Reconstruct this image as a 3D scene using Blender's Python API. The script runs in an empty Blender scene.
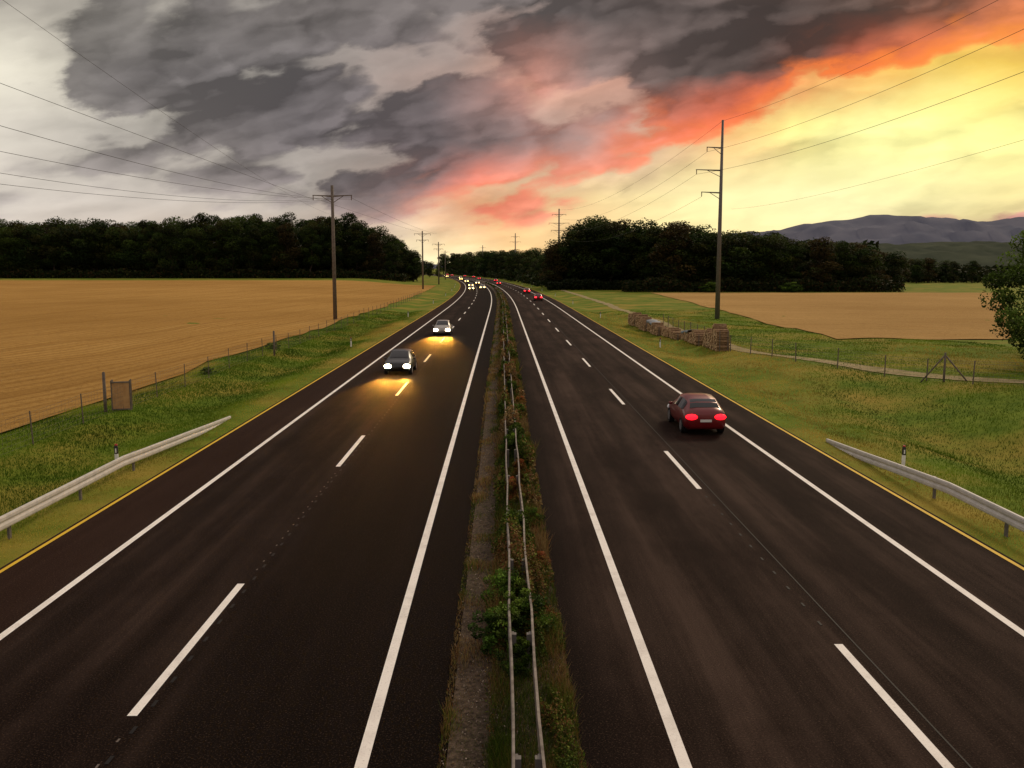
import bpy, math, random
import numpy as np
from mathutils import Vector, Matrix
random.seed(7); rng=np.random.default_rng(7)
scene=bpy.context.scene
col=scene.collection
R=math.radians
scene.view_settings.view_transform='Standard'
scene.view_settings.look='None'
scene.view_settings.exposure=0

# ------------------------------------------------------------------ terrain
def cx(Y):
    Y=np.asarray(Y,float)
    d=np.clip(Y-150,0,1350)
    return -1.1e-4*d*d - np.clip(Y-1500,0,None)*0.297
def ss(a,b,x):
    t=np.clip((np.asarray(x,float)-a)/(b-a),0,1); return t*t*(3-2*t)
def tz(q,Y):
    q=np.asarray(q,float);Y=np.asarray(Y,float)
    a=np.abs(q)
    z=-0.35*np.exp(-((a-15.8)/1.8)**2)*ss(12.6,14,a)
    z=z-1.4*np.exp(-((q-21)/3.6)**2)*(1-ss(38,62,Y))*ss(13.5,16,q)
    z=z+0.5*ss(24,32,q)*(1-ss(60,110,Y))
    z=z+2.3*ss(180,420,Y)*ss(25,60,-q)
    u=ss(13,22,a)*(1-ss(300,900,a))
    z=z+u*(0.10*np.sin(q*0.31+Y*0.11)+0.08*np.sin(q*0.13-Y*0.23+1)+0.05*np.sin(q*.7+Y*.53))*(1-ss(120,300,Y))
    return z
def g(q,Y,dz=0):
    return (float(q+cx(Y)),float(Y),float(tz(q,Y))+dz)

# ------------------------------------------------------------------ helpers
def lin(c):
    c=[v/255 for v in c]
    return tuple([(v/12.92 if v<=.04045 else ((v+.055)/1.055)**2.4) for v in c])+(1,)
def mesh_np(name,V,F,mat=None,shade=None):
    V=np.asarray(V,np.float32); F=np.asarray(F,np.int32)
    me=bpy.data.meshes.new(name)
    me.vertices.add(len(V)); me.vertices.foreach_set('co',V.ravel())
    n,k=F.shape
    me.loops.add(n*k); me.loops.foreach_set('vertex_index',F.ravel())
    me.polygons.add(n); me.polygons.foreach_set('loop_start',np.arange(0,n*k,k,dtype=np.int32))
    me.update(calc_edges=True)
    if mat: me.materials.append(mat)
    if shade is not None:
        a=me.color_attributes.new('shade','FLOAT_COLOR','POINT')
        S=np.ones((len(V),4),np.float32); S[:,:3]=shade
        a.data.foreach_set('color',S.ravel())
    return me
class MB:
    def __init__(s): s.v=[];s.f=[];s.m=[]
    def box(s,c,d,m=0,rot=None):
        b=len(s.v)
        for x in(-1,1):
            for y in(-1,1):
                for z in(-1,1):
                    p=Vector((x*d[0]/2,y*d[1]/2,z*d[2]/2))
                    if rot: p=rot@p
                    s.v.append((p[0]+c[0],p[1]+c[1],p[2]+c[2]))
        for f in((0,1,3,2),(4,6,7,5),(0,4,5,1),(2,3,7,6),(0,2,6,4),(1,5,7,3)):
            s.f.append([b+i for i in f]); s.m.append(m)
    def cyl(s,p,q,r0,r1,n=8,m=0,cap=True,mc=None):
        p=Vector(p);q=Vector(q);d=(q-p)
        if d.length<1e-6:return
        d.normalize(); a=d.orthogonal().normalized(); c=d.cross(a)
        b=len(s.v)
        for P,r in((p,r0),(q,r1)):
            for i in range(n):
                t=2*math.pi*i/n
                s.v.append(tuple(P+a*math.cos(t)*r+c*math.sin(t)*r))
        for i in range(n):
            s.f.append([b+i,b+(i+1)%n,b+n+(i+1)%n,b+n+i]); s.m.append(m)
        if cap:
            s.f.append([b+i for i in range(n)][::-1]); s.m.append(mc if mc is not None else m)
            s.f.append([b+n+i for i in range(n)]); s.m.append(mc if mc is not None else m)
    def loft(s,rings,m=0,cap=True,closed=True):
        b=len(s.v); n=len(rings[0])
        for r in rings: s.v.extend([tuple(p) for p in r])
        for j in range(len(rings)-1):
            for i in range(n if closed else n-1):
                s.f.append([b+j*n+i,b+j*n+(i+1)%n,b+(j+1)*n+(i+1)%n,b+(j+1)*n+i]); s.m.append(m)
        if cap and closed:
            s.f.append([b+i for i in range(n)][::-1]);s.m.append(m)
            s.f.append([b+(len(rings)-1)*n+i for i in range(n)]);s.m.append(m)
    def mesh(s,name,mats,smooth=False):
        me=bpy.data.meshes.new(name); me.from_pydata(s.v,[],s.f)
        for m in mats: me.materials.append(m)
        me.polygons.foreach_set('material_index',s.m)
        if smooth: me.polygons.foreach_set('use_smooth',[True]*len(s.f))
        me.update(); return me
def ob(name,data,loc=(0,0,0),parent=None,rotz=0,scale=None):
    o=bpy.data.objects.new(name,data); col.objects.link(o)
    o.location=loc; o.rotation_euler=(0,0,rotz)
    if scale: o.scale=scale if hasattr(scale,'__len__') else (scale,)*3
    if parent: o.parent=parent
    return o
def tag(o,label,cat,group=None,kind=None):
    o['label']=label; o['category']=cat
    if group:o['group']=group
    if kind:o['kind']=kind
    return o
def dup(root,loc,rotz=0,scale=None):
    kids=[k for k in root.children]
    r=root.copy(); col.objects.link(r); r.location=loc; r.rotation_euler=(0,0,rotz)
    if scale: r.scale=scale if hasattr(scale,'__len__') else (scale,)*3
    for k in kids:
        c=k.copy(); col.objects.link(c); c.parent=r
        for kk in k.children:
            c2=kk.copy(); col.objects.link(c2); c2.parent=c
    return r

# ------------------------------------------------------------------ materials
class NT:
    def __init__(s,nt): s.nt=nt; s.n=nt.nodes; s.l=nt.links
    def node(s,t,**k):
        x=s.n.new(t)
        for a,b in k.items(): setattr(x,a,b)
        return x
    def put(s,inp,v):
        if isinstance(v,bpy.types.NodeSocket): s.l.new(v,inp)
        elif v is not None: inp.default_value=v
    def M(s,op,a,b=None,c=None,clamp=False):
        x=s.node('ShaderNodeMath',operation=op,use_clamp=clamp)
        s.put(x.inputs[0],a)
        if b is not None:s.put(x.inputs[1],b)
        if c is not None:s.put(x.inputs[2],c)
        return x.outputs[0]
    def mr(s,v,a,b,c=0,d=1,smooth=False):
        x=s.node('ShaderNodeMapRange'); x.interpolation_type='SMOOTHSTEP' if smooth else 'LINEAR'
        s.put(x.inputs[0],v)
        for i,k in enumerate((a,b,c,d)): s.put(x.inputs[i+1],k)
        return x.outputs[0]
    def noise(s,vec,scale,detail=4,rough=.5,dist=0):
        x=s.node('ShaderNodeTexNoise'); s.put(x.inputs['Vector'],vec)
        x.inputs['Scale'].default_value=scale;x.inputs['Detail'].default_value=detail
        x.inputs['Roughness'].default_value=rough;x.inputs['Distortion'].default_value=dist
        return x
    def ramp(s,v,stops,interp='LINEAR'):
        x=s.node('ShaderNodeValToRGB'); cr=x.color_ramp; cr.interpolation=interp
        while len(cr.elements)<len(stops): cr.elements.new(.5)
        st=sorted(stops,key=lambda t:t[0])
        for e,(p,c) in zip(cr.elements,st): e.position=p
        for e,(p,c) in zip(cr.elements,st): e.position=p; e.color=c if len(c)==4 else tuple(c)+(1,)
        s.put(x.inputs[0],v); return x.outputs[0]
    def mix(s,f,a,b,mode='MIX'):
        x=s.node('ShaderNodeMix',data_type='RGBA',blend_type=mode)
        s.put(x.inputs[0],f);s.put(x.inputs[6],a);s.put(x.inputs[7],b)
        return x.outputs[2]
    def comb(s,x,y,z):
        n=s.node('ShaderNodeCombineXYZ')
        for i,v in enumerate((x,y,z)): s.put(n.inputs[i],v)
        return n.outputs[0]
def newmat(name,rough=.8,spec=.3,metal=0):
    m=bpy.data.materials.new(name); m.use_nodes=True
    t=NT(m.node_tree); b=m.node_tree.nodes['Principled BSDF']
    b.inputs['Roughness'].default_value=rough
    b.inputs['Specular IOR Level'].default_value=spec
    b.inputs['Metallic'].default_value=metal
    return m,t,b
def noisy(name,c1,c2,scale=5,rough=.8,spec=.3,metal=0,bump=0,detail=5,coords='Object'):
    m,t,b=newmat(name,rough,spec,metal)
    tc=t.node('ShaderNodeTexCoord')
    n=t.noise(tc.outputs[coords],scale,detail,.6)
    f=t.mr(n.outputs[0],.3,.7)
    t.put(b.inputs['Base Color'],t.mix(f,c1+(1,),c2+(1,)))
    if bump:
        bp=t.node('ShaderNodeBump'); bp.inputs['Strength'].default_value=bump; bp.inputs['Distance'].default_value=.02
        t.put(bp.inputs['Height'],n.outputs[0]); t.put(b.inputs['Normal'],bp.outputs[0])
    return m
def emis(name,c,s):
    m,t,b=newmat(name,.3,.5)
    b.inputs['Base Color'].default_value=c+(1,)
    b.inputs['Emission Color'].default_value=c+(1,)
    b.inputs['Emission Strength'].default_value=s
    return m

def foliage_mat(name,mult=1.0,rough=.7,transl=0.15):
    m,t,b=newmat(name,rough,.1)
    a=t.node('ShaderNodeAttribute',attribute_name='shade')
    oi=t.node('ShaderNodeObjectInfo')
    f=t.mr(oi.outputs['Random'],0,1,.7*mult,1.3*mult)
    v=t.node('ShaderNodeVectorMath',operation='SCALE'); t.put(v.inputs[0],a.outputs['Color']); t.put(v.inputs['Scale'],f)
    t.put(b.inputs['Base Color'],v.outputs[0])
    tr=t.node('ShaderNodeBsdfTranslucent'); t.put(tr.inputs[0],v.outputs[0])
    mx=t.node('ShaderNodeMixShader'); mx.inputs[0].default_value=transl
    t.l.new(b.outputs[0],mx.inputs[1]); t.l.new(tr.outputs[0],mx.inputs[2])
    out=[n for n in t.n if n.type=='OUTPUT_MATERIAL'][0]
    t.l.new(mx.outputs[0],out.inputs[0])
    return m
M_leaf=foliage_mat('leaf_foliage')
M_grassblade=foliage_mat('grass_blade',1.0,.6,.3)
M_bark=noisy('bark',(.035,.025,.018),(.08,.06,.045),8,.9,.1)
M_steel=noisy('galvanised_steel',(.48,.46,.42),(.64,.61,.56),3,.65,.3,.05)
M_steelmed=noisy('dull_median_steel',(.12,.10,.085),(.30,.26,.22),5,.75,.2,.05)
M_steeldark=noisy('weathered_steel',(.11,.10,.09),(.20,.18,.165),6,.6,.4,.3)
M_wood=noisy('weathered_pole_wood',(.10,.08,.065),(.20,.165,.13),4,.85,.2)
M_white=noisy('white_plastic',(.7,.7,.68),(.82,.82,.8),5,.5,.4)
M_black=noisy('black_plastic',(.015,.015,.015),(.03,.03,.03),5,.5,.4)
M_red=noisy('red_cap',(.4,.03,.02),(.5,.04,.03),5,.5,.4)
M_ply=noisy('plywood',(.42,.22,.09),(.58,.34,.15),4,.8,.2)
M_cable=noisy('cable',(.02,.02,.022),(.04,.04,.04),2,.6,.3)
M_logside=noisy('log_bark',(.17,.10,.05),(.38,.25,.14),6,.9,.1)
M_logend=noisy('log_end',(.36,.19,.085),(.88,.64,.38),2.6,.9,.1,detail=4)
M_tarp=noisy('tarpaulin',(.16,.20,.24),(.34,.36,.36),1.2,.7,.2,bump=.6)
M_ceram=noisy('insulator_ceramic',(.12,.06,.04),(.18,.1,.07),5,.3,.5)

def asphalt():
    m,t,b=newmat('asphalt',.85,.03)
    uv=t.node('ShaderNodeUVMap'); uv.uv_map='UVMap'
    sx=t.node('ShaderNodeSeparateXYZ'); t.put(sx.inputs[0],uv.outputs[0])
    q=sx.outputs[0]; y=sx.outputs[1]
    fine=t.noise(uv.outputs[0],30,4,.8)
    mid=t.noise(uv.outputs[0],1.6,6,.7)
    st=t.noise(t.comb(t.M('MULTIPLY',q,1.1),t.M('MULTIPLY',y,.03),0),1.6,5,.6)
    blot=t.noise(t.comb(t.M('MULTIPLY',q,.8),t.M('MULTIPLY',y,.2),3),.5,5,.65)
    base=t.mix(t.mr(mid.outputs[0],.3,.7),(.015,.0085,.0062,1),(.031,.0192,.0143,1))
    base=t.mix(t.mr(st.outputs[0],.38,.60,0,.75),base,(.060,.0385,.0295,1))
    base=t.mix(t.mr(blot.outputs[0],.40,.62,0,.85),base,(.0085,.0040,.0029,1))
    aq=t.M('ABSOLUTE',q)
    w=t.M('COSINE',t.M('MULTIPLY',t.M('SUBTRACT',aq,3.0),2*math.pi/1.88))
    base=t.mix(t.mr(w,.1,1,0,.50),base,(.0075,.0040,.0030,1))
    base=t.mix(t.mr(aq,2.6,1.1,0,.75,True),base,(.005,.0029,.0024,1))
    # carriageway beside the gravel is older and darker, darkest in its inner lane; shoulder is redder
    lf=t.M('MULTIPLY',t.mr(q,-.2,-.4),t.mr(q,-7.5,-3.5,.36,.92,True))
    base=t.mix(lf,base,(.0028,.0014,.0011,1))
    base=t.mix(t.mr(q,-9.0,-10.2,0,.5,True),base,(.032,.0140,.0088,1))
    base=t.mix(t.mr(fine.outputs[0],.55,.72,0,.68),base,(.150,.096,.068,1))
    base=t.mix(t.mr(fine.outputs[0],.46,.29,0,.85),base,(.003,.0018,.0014,1))
    t.put(b.inputs['Base Color'],base)
    bp=t.node('ShaderNodeBump'); bp.inputs['Strength'].default_value=.6; bp.inputs['Distance'].default_value=.012
    t.put(bp.inputs['Height'],fine.outputs[0]); t.put(b.inputs['Normal'],bp.outputs[0])
    return m
M_asphalt=asphalt()
def paint(name,c,c2):
    m,t,b=newmat(name,.7,.2)
    tc=t.node('ShaderNodeTexCoord')
    n=t.noise(tc.outputs['Object'],26,6,.8); n2=t.noise(tc.outputs['Object'],1.3,4,.65)
    f=t.M('ADD',t.mr(n.outputs[0],.55,.70,0,.75),t.mr(n2.outputs[0],.48,.75,0,.4),clamp=True)
    t.put(b.inputs['Base Color'],t.mix(f,c+(1,),c2+(1,)))
    return m
M_pwhite=paint('white_road_paint',(.84,.80,.74),(.34,.29,.26))
M_pyellow=paint('yellow_road_paint',(.72,.46,.03),(.32,.20,.04))
M_tar=paint('worn_seam',(.006,.005,.005),(.02,.015,.013))

def ground_mat():
    m,t,b=newmat('meadow_ground',.95,.05)
    tc=t.node('ShaderNodeTexCoord'); o=tc.outputs['Object']
    a=t.noise(o,.12,5,.6); c=t.noise(o,.9,6,.6); d=t.noise(o,14,4,.7)
    base=t.mix(t.mr(c.outputs[0],.3,.7),(.070,.120,.008,1),(.15,.20,.02,1))
    base=t.mix(t.mr(a.outputs[0],.46,.64,0,.75),base,(.33,.23,.045,1))
    base=t.mix(t.mr(d.outputs[0],.52,.72,0,.3),base,(.05,.07,.008,1))
    t.put(b.inputs['Base Color'],base)
    bp=t.node('ShaderNodeBump'); bp.inputs['Strength'].default_value=.4; bp.inputs['Distance'].default_value=.06
    t.put(bp.inputs['Height'],c.outputs[0]); t.put(b.inputs['Normal'],bp.outputs[0])
    return m
M_ground=ground_mat()
def field_mat(name,c1,c2,ang,rw=.3):
    m,t,b=newmat(name,.95,.03)
    tc=t.node('ShaderNodeTexCoord'); o=tc.outputs['Object']
    mp=t.node('ShaderNodeMapping'); mp.inputs['Rotation'].default_value=(0,0,R(ang)); t.put(mp.inputs[0],o)
    s=t.node('ShaderNodeSeparateXYZ'); t.put(s.inputs[0],mp.outputs[0])
    st=t.noise(t.comb(t.M('MULTIPLY',s.outputs[0],1.0),t.M('MULTIPLY',s.outputs[1],.04),0),.8,6,.7)
    big=t.noise(o,.02,4,.55); cl=t.noise(o,2.6,7,.85); rows=t.M('SINE',t.M('MULTIPLY',s.outputs[0],2*math.pi/1.2))
    rows2=t.M('SINE',t.M('MULTIPLY',s.outputs[0],2*math.pi/9.))
    base=t.mix(t.mr(st.outputs[0],.3,.7),c1+(1,),c2+(1,))
    base=t.mix(t.mr(big.outputs[0],.35,.65,0,.6),base,(c1[0]*.68,c1[1]*.66,c1[2]*.6,1))
    base=t.mix(t.mr(cl.outputs[0],.50,.66,0,.8),base,(c1[0]*.42,c1[1]*.36,c1[2]*.3,1))
    base=t.mix(t.mr(rows,.0,1,0,rw),base,(c1[0]*.5,c1[1]*.45,c1[2]*.4,1))
    base=t.mix(t.mr(rows2,.8,1,0,rw*.8),base,(c1[0]*.55,c1[1]*.5,c1[2]*.45,1))
    t.put(b.inputs['Base Color'],base)
    bp=t.node('ShaderNodeBump'); bp.inputs['Strength'].default_value=1; bp.inputs['Distance'].default_value=.15
    t.put(bp.inputs['Height'],cl.outputs[0]); t.put(b.inputs['Normal'],bp.outputs[0])
    return m
M_field=field_mat('stubble_field',(.43,.235,.060),(.57,.345,.105),8,.32)
M_field2=field_mat('stubble_field_pale',(.44,.26,.085),(.57,.37,.14),-70,.2)
M_dirt=noisy('median_gravel',(.014,.010,.007),(.115,.082,.058),12,.95,.1,bump=.8,detail=8)
M_path=noisy('path_gravel',(.17,.15,.05),(.40,.31,.17),1.3,.95,.1,bump=.4,detail=8)

# ------------------------------------------------------------------ ground sheets
def sheet(name,qs,Ys,mat,dz,smooth=True,uv=False,qfun=None):
    qs=np.asarray(qs,float);Ys=np.asarray(Ys,float)
    Q,YY=np.meshgrid(qs,Ys)
    if qfun is not None: Q=qfun(Q,YY)
    Z=tz(Q,YY)+dz; X=Q+cx(YY)
    V=np.stack([X,YY,Z],-1).reshape(-1,3); n=len(qs);m=len(Ys)
    i=np.arange(m-1)[:,None]*n+np.arange(n-1)[None]
    F=np.stack([i,i+1,i+n+1,i+n],-1).reshape(-1,4)
    me=mesh_np(name,V,F,mat)
    if uv:
        l=me.uv_layers.new(name='UVMap')
        UV=np.stack([Q.ravel(),YY.ravel()],-1)[F.ravel()].astype(np.float32)
        l.data.foreach_set('uv',UV.ravel())
    if smooth: me.polygons.foreach_set('use_smooth',[True]*len(me.polygons))
    o=ob(name,me); return o
Yg=np.concatenate([np.arange(-120,130,1.0),np.arange(130,500,5.),np.arange(500,1600,20.),np.geomspace(1600,16000,20)])
qa=np.concatenate([np.arange(0,12.9,2),np.arange(13,40,.6),np.arange(40,100,4),np.geomspace(100,9000,36)])
qg=np.concatenate([-qa[::-1],qa[1:]])
gnd=sheet('ground',qg,Yg,M_ground,0); tag(gnd,'green and dry grassland beside the motorway','ground',kind='structure')
Yr=np.concatenate([np.arange(-40,200,2.),np.arange(200,1500,8.)])
rdL=sheet('road',[-11.78,-9,-6,-3,-.80],Yr,M_asphalt,.008,uv=True); tag(rdL,'dark asphalt carriageway with oncoming traffic','road',kind='structure')
rdR=sheet('road',[1.13,3,6,9,12.34],Yr,M_asphalt,.008,uv=True); tag(rdR,'dark asphalt carriageway with departing traffic','road',kind='structure')
med=sheet('median_strip_ground',[-.798,0,1.128],Yr,M_dirt,.03); tag(med,'brown gravel and soil median strip','ground',kind='structure')

def strip(name,q,w,Ya,Yb,mat,dz=.014,step=4):
    Ys=np.linspace(Ya,Yb,max(2,int((Yb-Ya)/step)+1))
    return sheet(name,[q-w/2,q+w/2],Ys,mat,dz,smooth=False)
for q,w,mt,lb in((-9.57,.17,M_pwhite,'solid white edge line'),(-2.0,.18,M_pwhite,'solid white edge line'),(2.58,.18,M_pwhite,'solid white edge line'),(10.03,.17,M_pwhite,'solid white edge line'),
              (-11.63,.11,M_pyellow,'yellow line on the pavement edge'),(12.19,.11,M_pyellow,'yellow line on the pavement edge')):
    o=strip('road_marking',q,w,-40,1490,mt); tag(o,lb+' painted on dark asphalt','road marking',kind='structure')
def dashes(q,start,name='road_marking',L=6,P=18,w=.16,mat=M_pwhite,n=80,label='dashed white lane line painted on dark asphalt',dz=.014):
    V=[];F=[]
    for k in range(n):
        Ya=start+k*P
        ys=np.linspace(Ya,Ya+L,3)
        for y0,y1 in zip(ys[:-1],ys[1:]):
            b=len(V)
            for yy,s in((y0,-1),(y0,1),(y1,1),(y1,-1)):
                V.append((q+s*w/2+float(cx(yy)),yy,dz))
            F.append((b,b+1,b+2,b+3))
    o=ob(name,mesh_np(name,V,F,mat)); tag(o,label,'road marking',kind='structure')
dashes(-5.82,13.5-36); dashes(6.28,10.1-36)
M_dot=noisy('worn_dot',(.10,.08,.07),(.2,.17,.15),9,.8,.1)
dashes(-5.62,-20.2,L=.22,P=.85,w=.06,n=150,mat=M_tar,dz=.016,label='row of small dark seam marks in asphalt')
dashes(-5.72,20.4,L=.09,P=.62,w=.035,n=17,mat=M_dot,dz=.018,label='small worn dots in asphalt')
dashes(-5.72,10.6,L=.10,P=.7,w=.035,n=4,mat=M_dot,dz=.018,label='small worn dots in asphalt')
dashes(6.28,17.0,L=.2,P=1.0,w=.05,n=11,mat=M_tar,dz=.018,label='row of small dark seam marks in asphalt')
o=strip('road_seam',6.6,.03,-40,120,M_tar,.0135);tag(o,'thin dark tar seam along the lane','road marking',kind='structure')

def lfq(Q,Y):
    return Q+0.25*np.sin(Y*.35)*(Q>-22)
o=sheet('field',np.concatenate([[-21.3,-22,-24,-27],-np.arange(30,120,6.),-np.geomspace(120,700,14)]),np.arange(-60,372,6.),M_field,.09,qfun=lfq)
tag(o,'brown harvested stubble field behind a wire fence','field',kind='structure')
def rin(Y): return 32+(Y-86)*11/170
def rout(Y): return 49+(Y-86)*92/170
def rfq(Q,Y): return rin(Y)+Q*(rout(Y)-rin(Y))
o=sheet('field',np.linspace(0,1,18),np.arange(86,257,5.),M_field2,.09,qfun=rfq)
tag(o,'golden harvested field in front of a dark wood','field',kind='structure')
pp=[(21.5,300),(20.8,256),(20.2,150),(20.2,90),(20.6,76),(23.0,66.5),(26.2,58.5),(30.5,51),(38,43),(60,30)]
def poly(pts,w,dz,name,mat):
    V=[];F=[]
    P=[]
    for (a,b),(c,d) in zip(pts[:-1],pts[1:]):
        n=max(2,int(math.hypot(c-a,d-b)/2))
        for i in range(n): P.append((a+(c-a)*i/n,b+(d-b)*i/n))
    P.append(pts[-1]); P=np.array(P)
    for _ in range(4):
        P[1:-1]=(P[:-2]+2*P[1:-1]+P[2:])/4
    T=np.gradient(P,axis=0); T/=np.linalg.norm(T,axis=1)[:,None]
    for i,(p,t) in enumerate(zip(P,T)):
        ww=w*(1+.15*math.sin(i*1.7))
        for s in(-1,-.33,.33,1):
            q=p[0]-t[1]*s*ww/2; y=p[1]+t[0]*s*ww/2
            V.append(g(q,y,dz))
    for i in range(len(P)-1):
        for j in range(3):
            b=i*4+j; F.append((b,b+4,b+5,b+1))
    return ob(name,mesh_np(name,V,F,mat))
o=poly(pp,1.5,.04,'path',M_path); tag(o,'faint gravel track through grass','path',kind='structure')

# ------------------------------------------------------------------ vegetation meshes
def quads(C,size,flat=0.0):
    n=len(C)
    a=rng.normal(size=(n,3)); a/=np.linalg.norm(a,axis=1)[:,None]
    b=rng.normal(size=(n,3)); b-=a*(a*b).sum(1)[:,None]; b/=np.linalg.norm(b,axis=1)[:,None]
    s=(size*rng.uniform(.6,1.4,n))[:,None]
    V=np.stack([C-a*s,C-b*s*.55,C+a*s,C+b*s*.55],1).reshape(-1,3)
    F=np.arange(n*4).reshape(-1,4)
    return V,F
def crown(H,rw,z0,nl,per,leaf,pal,seed,lo=.28,hi=.5,rm=.78):
    r=np.random.default_rng(seed)
    C=[];S=[]
    for i in range(nl):
        t=(i+.5)/nl
        lr=rw*r.uniform(lo,hi)
        zz=z0+lr*.4+(H-z0-lr*1.0)*t
        prof=math.sin(math.pi*min(1,(.14+t*.80)))**.6
        ang=r.uniform(0,2*math.pi); rad=rw*prof*r.uniform(.2,rm)
        c=np.array([math.cos(ang)*rad,math.sin(ang)*rad,zz])
        k=int(per*r.uniform(.7,1.3))
        d=r.normal(size=(k,3)); d/=np.linalg.norm(d,axis=1)[:,None]
        p=c+d*lr*(r.uniform(.4,1.04,k)**.5)[:,None]*np.array([1,1,.8])
        C.append(p)
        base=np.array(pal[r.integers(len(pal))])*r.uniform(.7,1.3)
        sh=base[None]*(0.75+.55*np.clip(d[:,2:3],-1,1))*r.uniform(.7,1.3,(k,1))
        S.append(np.repeat(sh,4,0))
    C=np.concatenate(C);S=np.concatenate(S)
    V,F=quads(C,leaf)
    return V,F,np.clip(S,0.002,1)
def trunk_mesh(name,H,r,zc,seed,n=7):
    rr=random.Random(seed); b=MB()
    p=Vector((0,0,-.3)); k=6; rad=r*1.25
    for i in range(k):
        q=Vector((rr.uniform(-.02,.02)*H,rr.uniform(-.02,.02)*H,(i+1)/k*H*.85))
        r2=r*(1-(i+1)/k*.85); b.cyl(p,q,rad,r2,n,cap=False)
        if q.z>zc*.8:
            for _ in range(3):
                a=rr.uniform(0,6.28); L=H*.18*rr.uniform(.6,1.2)
                b.cyl(q,q+Vector((math.cos(a)*L,math.sin(a)*L,L*.7)),r2*.5,r2*.1,5,cap=False)
        p=q;rad=r2
    return b.mesh(name,[M_bark],True)
dark=[(.024,.044,.007),(.036,.057,.009),(.044,.048,.010),(.018,.035,.007)]
warm=[(.055,.038,.011),(.036,.050,.010),(.050,.040,.011)]
variants=[]
specs=[(26,5.5,4,32,250,.29,dark),(24,6,3,34,250,.29,dark),(28,5,6,30,240,.28,dark),(22,5,2.5,30,240,.28,warm),(25,4.6,2.5,32,240,.27,dark),(20,6,2.,32,250,.29,dark)]
for i,(H,rw,z0,nl,per,leaf,pal) in enumerate(specs):
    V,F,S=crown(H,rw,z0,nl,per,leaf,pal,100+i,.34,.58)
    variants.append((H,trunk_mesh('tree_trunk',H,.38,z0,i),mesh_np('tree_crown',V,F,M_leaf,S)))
def plant_tree(q,Y,h,vi,label,group,wid=1.0):
    H,tm,cm=variants[vi]
    s=h/H
    r=ob('tree',None,g(q,Y),rotz=random.uniform(0,6.28),scale=(s*wid,s*wid,s)); r.empty_display_size=.5
    ob('trunk',tm,parent=r); ob('crown',cm,parent=r)
    tag(r,label,'tree',group); return r
LW='broadleaf trees at the wood edge behind the stubble field'
RW='broadleaf trees at the wood edge behind the pale field'
def prof(x,pts):
    return float(np.interp(x,[p[0] for p in pts],[p[1] for p in pts]))
cnt=0
for row in range(4):
    Yb=428+row*13
    X=-285.
    while X< -46+row*3:
        Y=Yb+random.uniform(-5,5)
        h=prof(X,[(-285,26.5),(-235,27.5),(-190,26),(-150,27.5),(-120,28.5),(-95,29),(-72,28.5),(-60,24),(-52,20),(-44,15)])*random.uniform(.9,1.08)*(1.03 if row else .93)
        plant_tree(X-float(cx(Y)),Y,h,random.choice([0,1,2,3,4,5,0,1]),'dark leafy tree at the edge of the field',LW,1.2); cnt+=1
        X+=random.uniform(7.5,11.5)
for row in range(3):
    X=17.+row*2
    while X<155:
        far=ss(112,138,X)
        Yb=(302 if X<45 else 275)+row*12+float(far)*150
        Y=Yb+random.uniform(-4,4)
        h=prof(X,[(16,13),(20,17),(27,22),(36,24.5),(45,22),(60,20),(75,18.5),(95,16.5),(110,14.8),(125,12.5),(155,11)])*random.uniform(.93,1.06)*(1.0 if row else .95)
        plant_tree(X*float(1+far*.42)-float(cx(Y)),Y,h,random.choice([0,1,2,3,4,5,5]),'dark leafy tree beyond the pale field',RW,1.5); cnt+=1
        X+=random.uniform(5.5,8.0)
# wood edge following the motorway towards the bend
Y=335
while Y<1010:
    for k in range(2):
        plant_tree(19.5+k*11+random.uniform(-1,3)+(Y-335)*.006,Y+random.uniform(-8,8),(12+ (Y-335)*.016)*random.uniform(.8,1.15),random.choice([0,1,4,5]),'dark tree lining the motorway towards the bend','trees lining the motorway bend',1.5); cnt+=1
    Y+=20+Y*.03
for row in range(2):
    X=-112.+row*5
    while X<40:
        Y=1060+row*30+random.uniform(-15,15); q=X-float(cx(Y))
        if abs(q)>17:
            plant_tree(q,Y,prof(X,[(-110,27),(-60,24),(0,26),(90,32)])*random.uniform(.85,1.1),random.choice([0,1,4,5]),'distant tree beside the motorway bend','distant trees by the road bend',1.7); cnt+=1
        X+=random.uniform(10,14)
for q,Y,h in((-19,620,9),(-22,700,12),(-21,820,14)):
    plant_tree(q,Y,h,random.choice([1,5]),'small dark tree close to the motorway verge','small roadside trees',1.3); cnt+=1
def undergrowth(label,n,xr,Yr_,hmax,leaf,pal,road=False):
    X=rng.uniform(*xr,n); Y=rng.uniform(*Yr_,n)
    if road: X=X+cx(Y)
    h=(np.sin(X*.31)*.5+np.sin(X*.83+2)*.3+np.sin(X*1.9)*.2)*.25+.75
    Z=rng.uniform(0,1,n)**.8*hmax*h
    q=X-cx(Y)
    C=np.stack([X,Y,Z+tz(q,Y)],-1)
    V,F=quads(C,leaf)
    P=np.array(pal)[rng.integers(len(pal),size=n)]*rng.uniform(.6,1.3,(n,1))
    o=ob('undergrowth',mesh_np('undergrowth',V,F,M_leaf,np.repeat(P,4,0)))
    tag(o,label,'undergrowth',kind='stuff')
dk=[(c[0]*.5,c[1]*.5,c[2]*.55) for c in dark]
wk=[(.05,.03,.010),(.025,.03,.008)]
undergrowth('dark undergrowth along the foot of the wood',26000,(-290,-44),(418,436),5,.5,dk+wk)
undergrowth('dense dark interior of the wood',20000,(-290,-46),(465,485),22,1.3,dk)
undergrowth('dark undergrowth along the foot of the trees',16000,(36,118),(264,276),4.5,.4,dk+wk)
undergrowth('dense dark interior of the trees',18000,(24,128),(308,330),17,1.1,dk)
undergrowth('hedge and scrub beside the motorway',9000,(15,45),(288,306),4,.4,dk)
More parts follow.
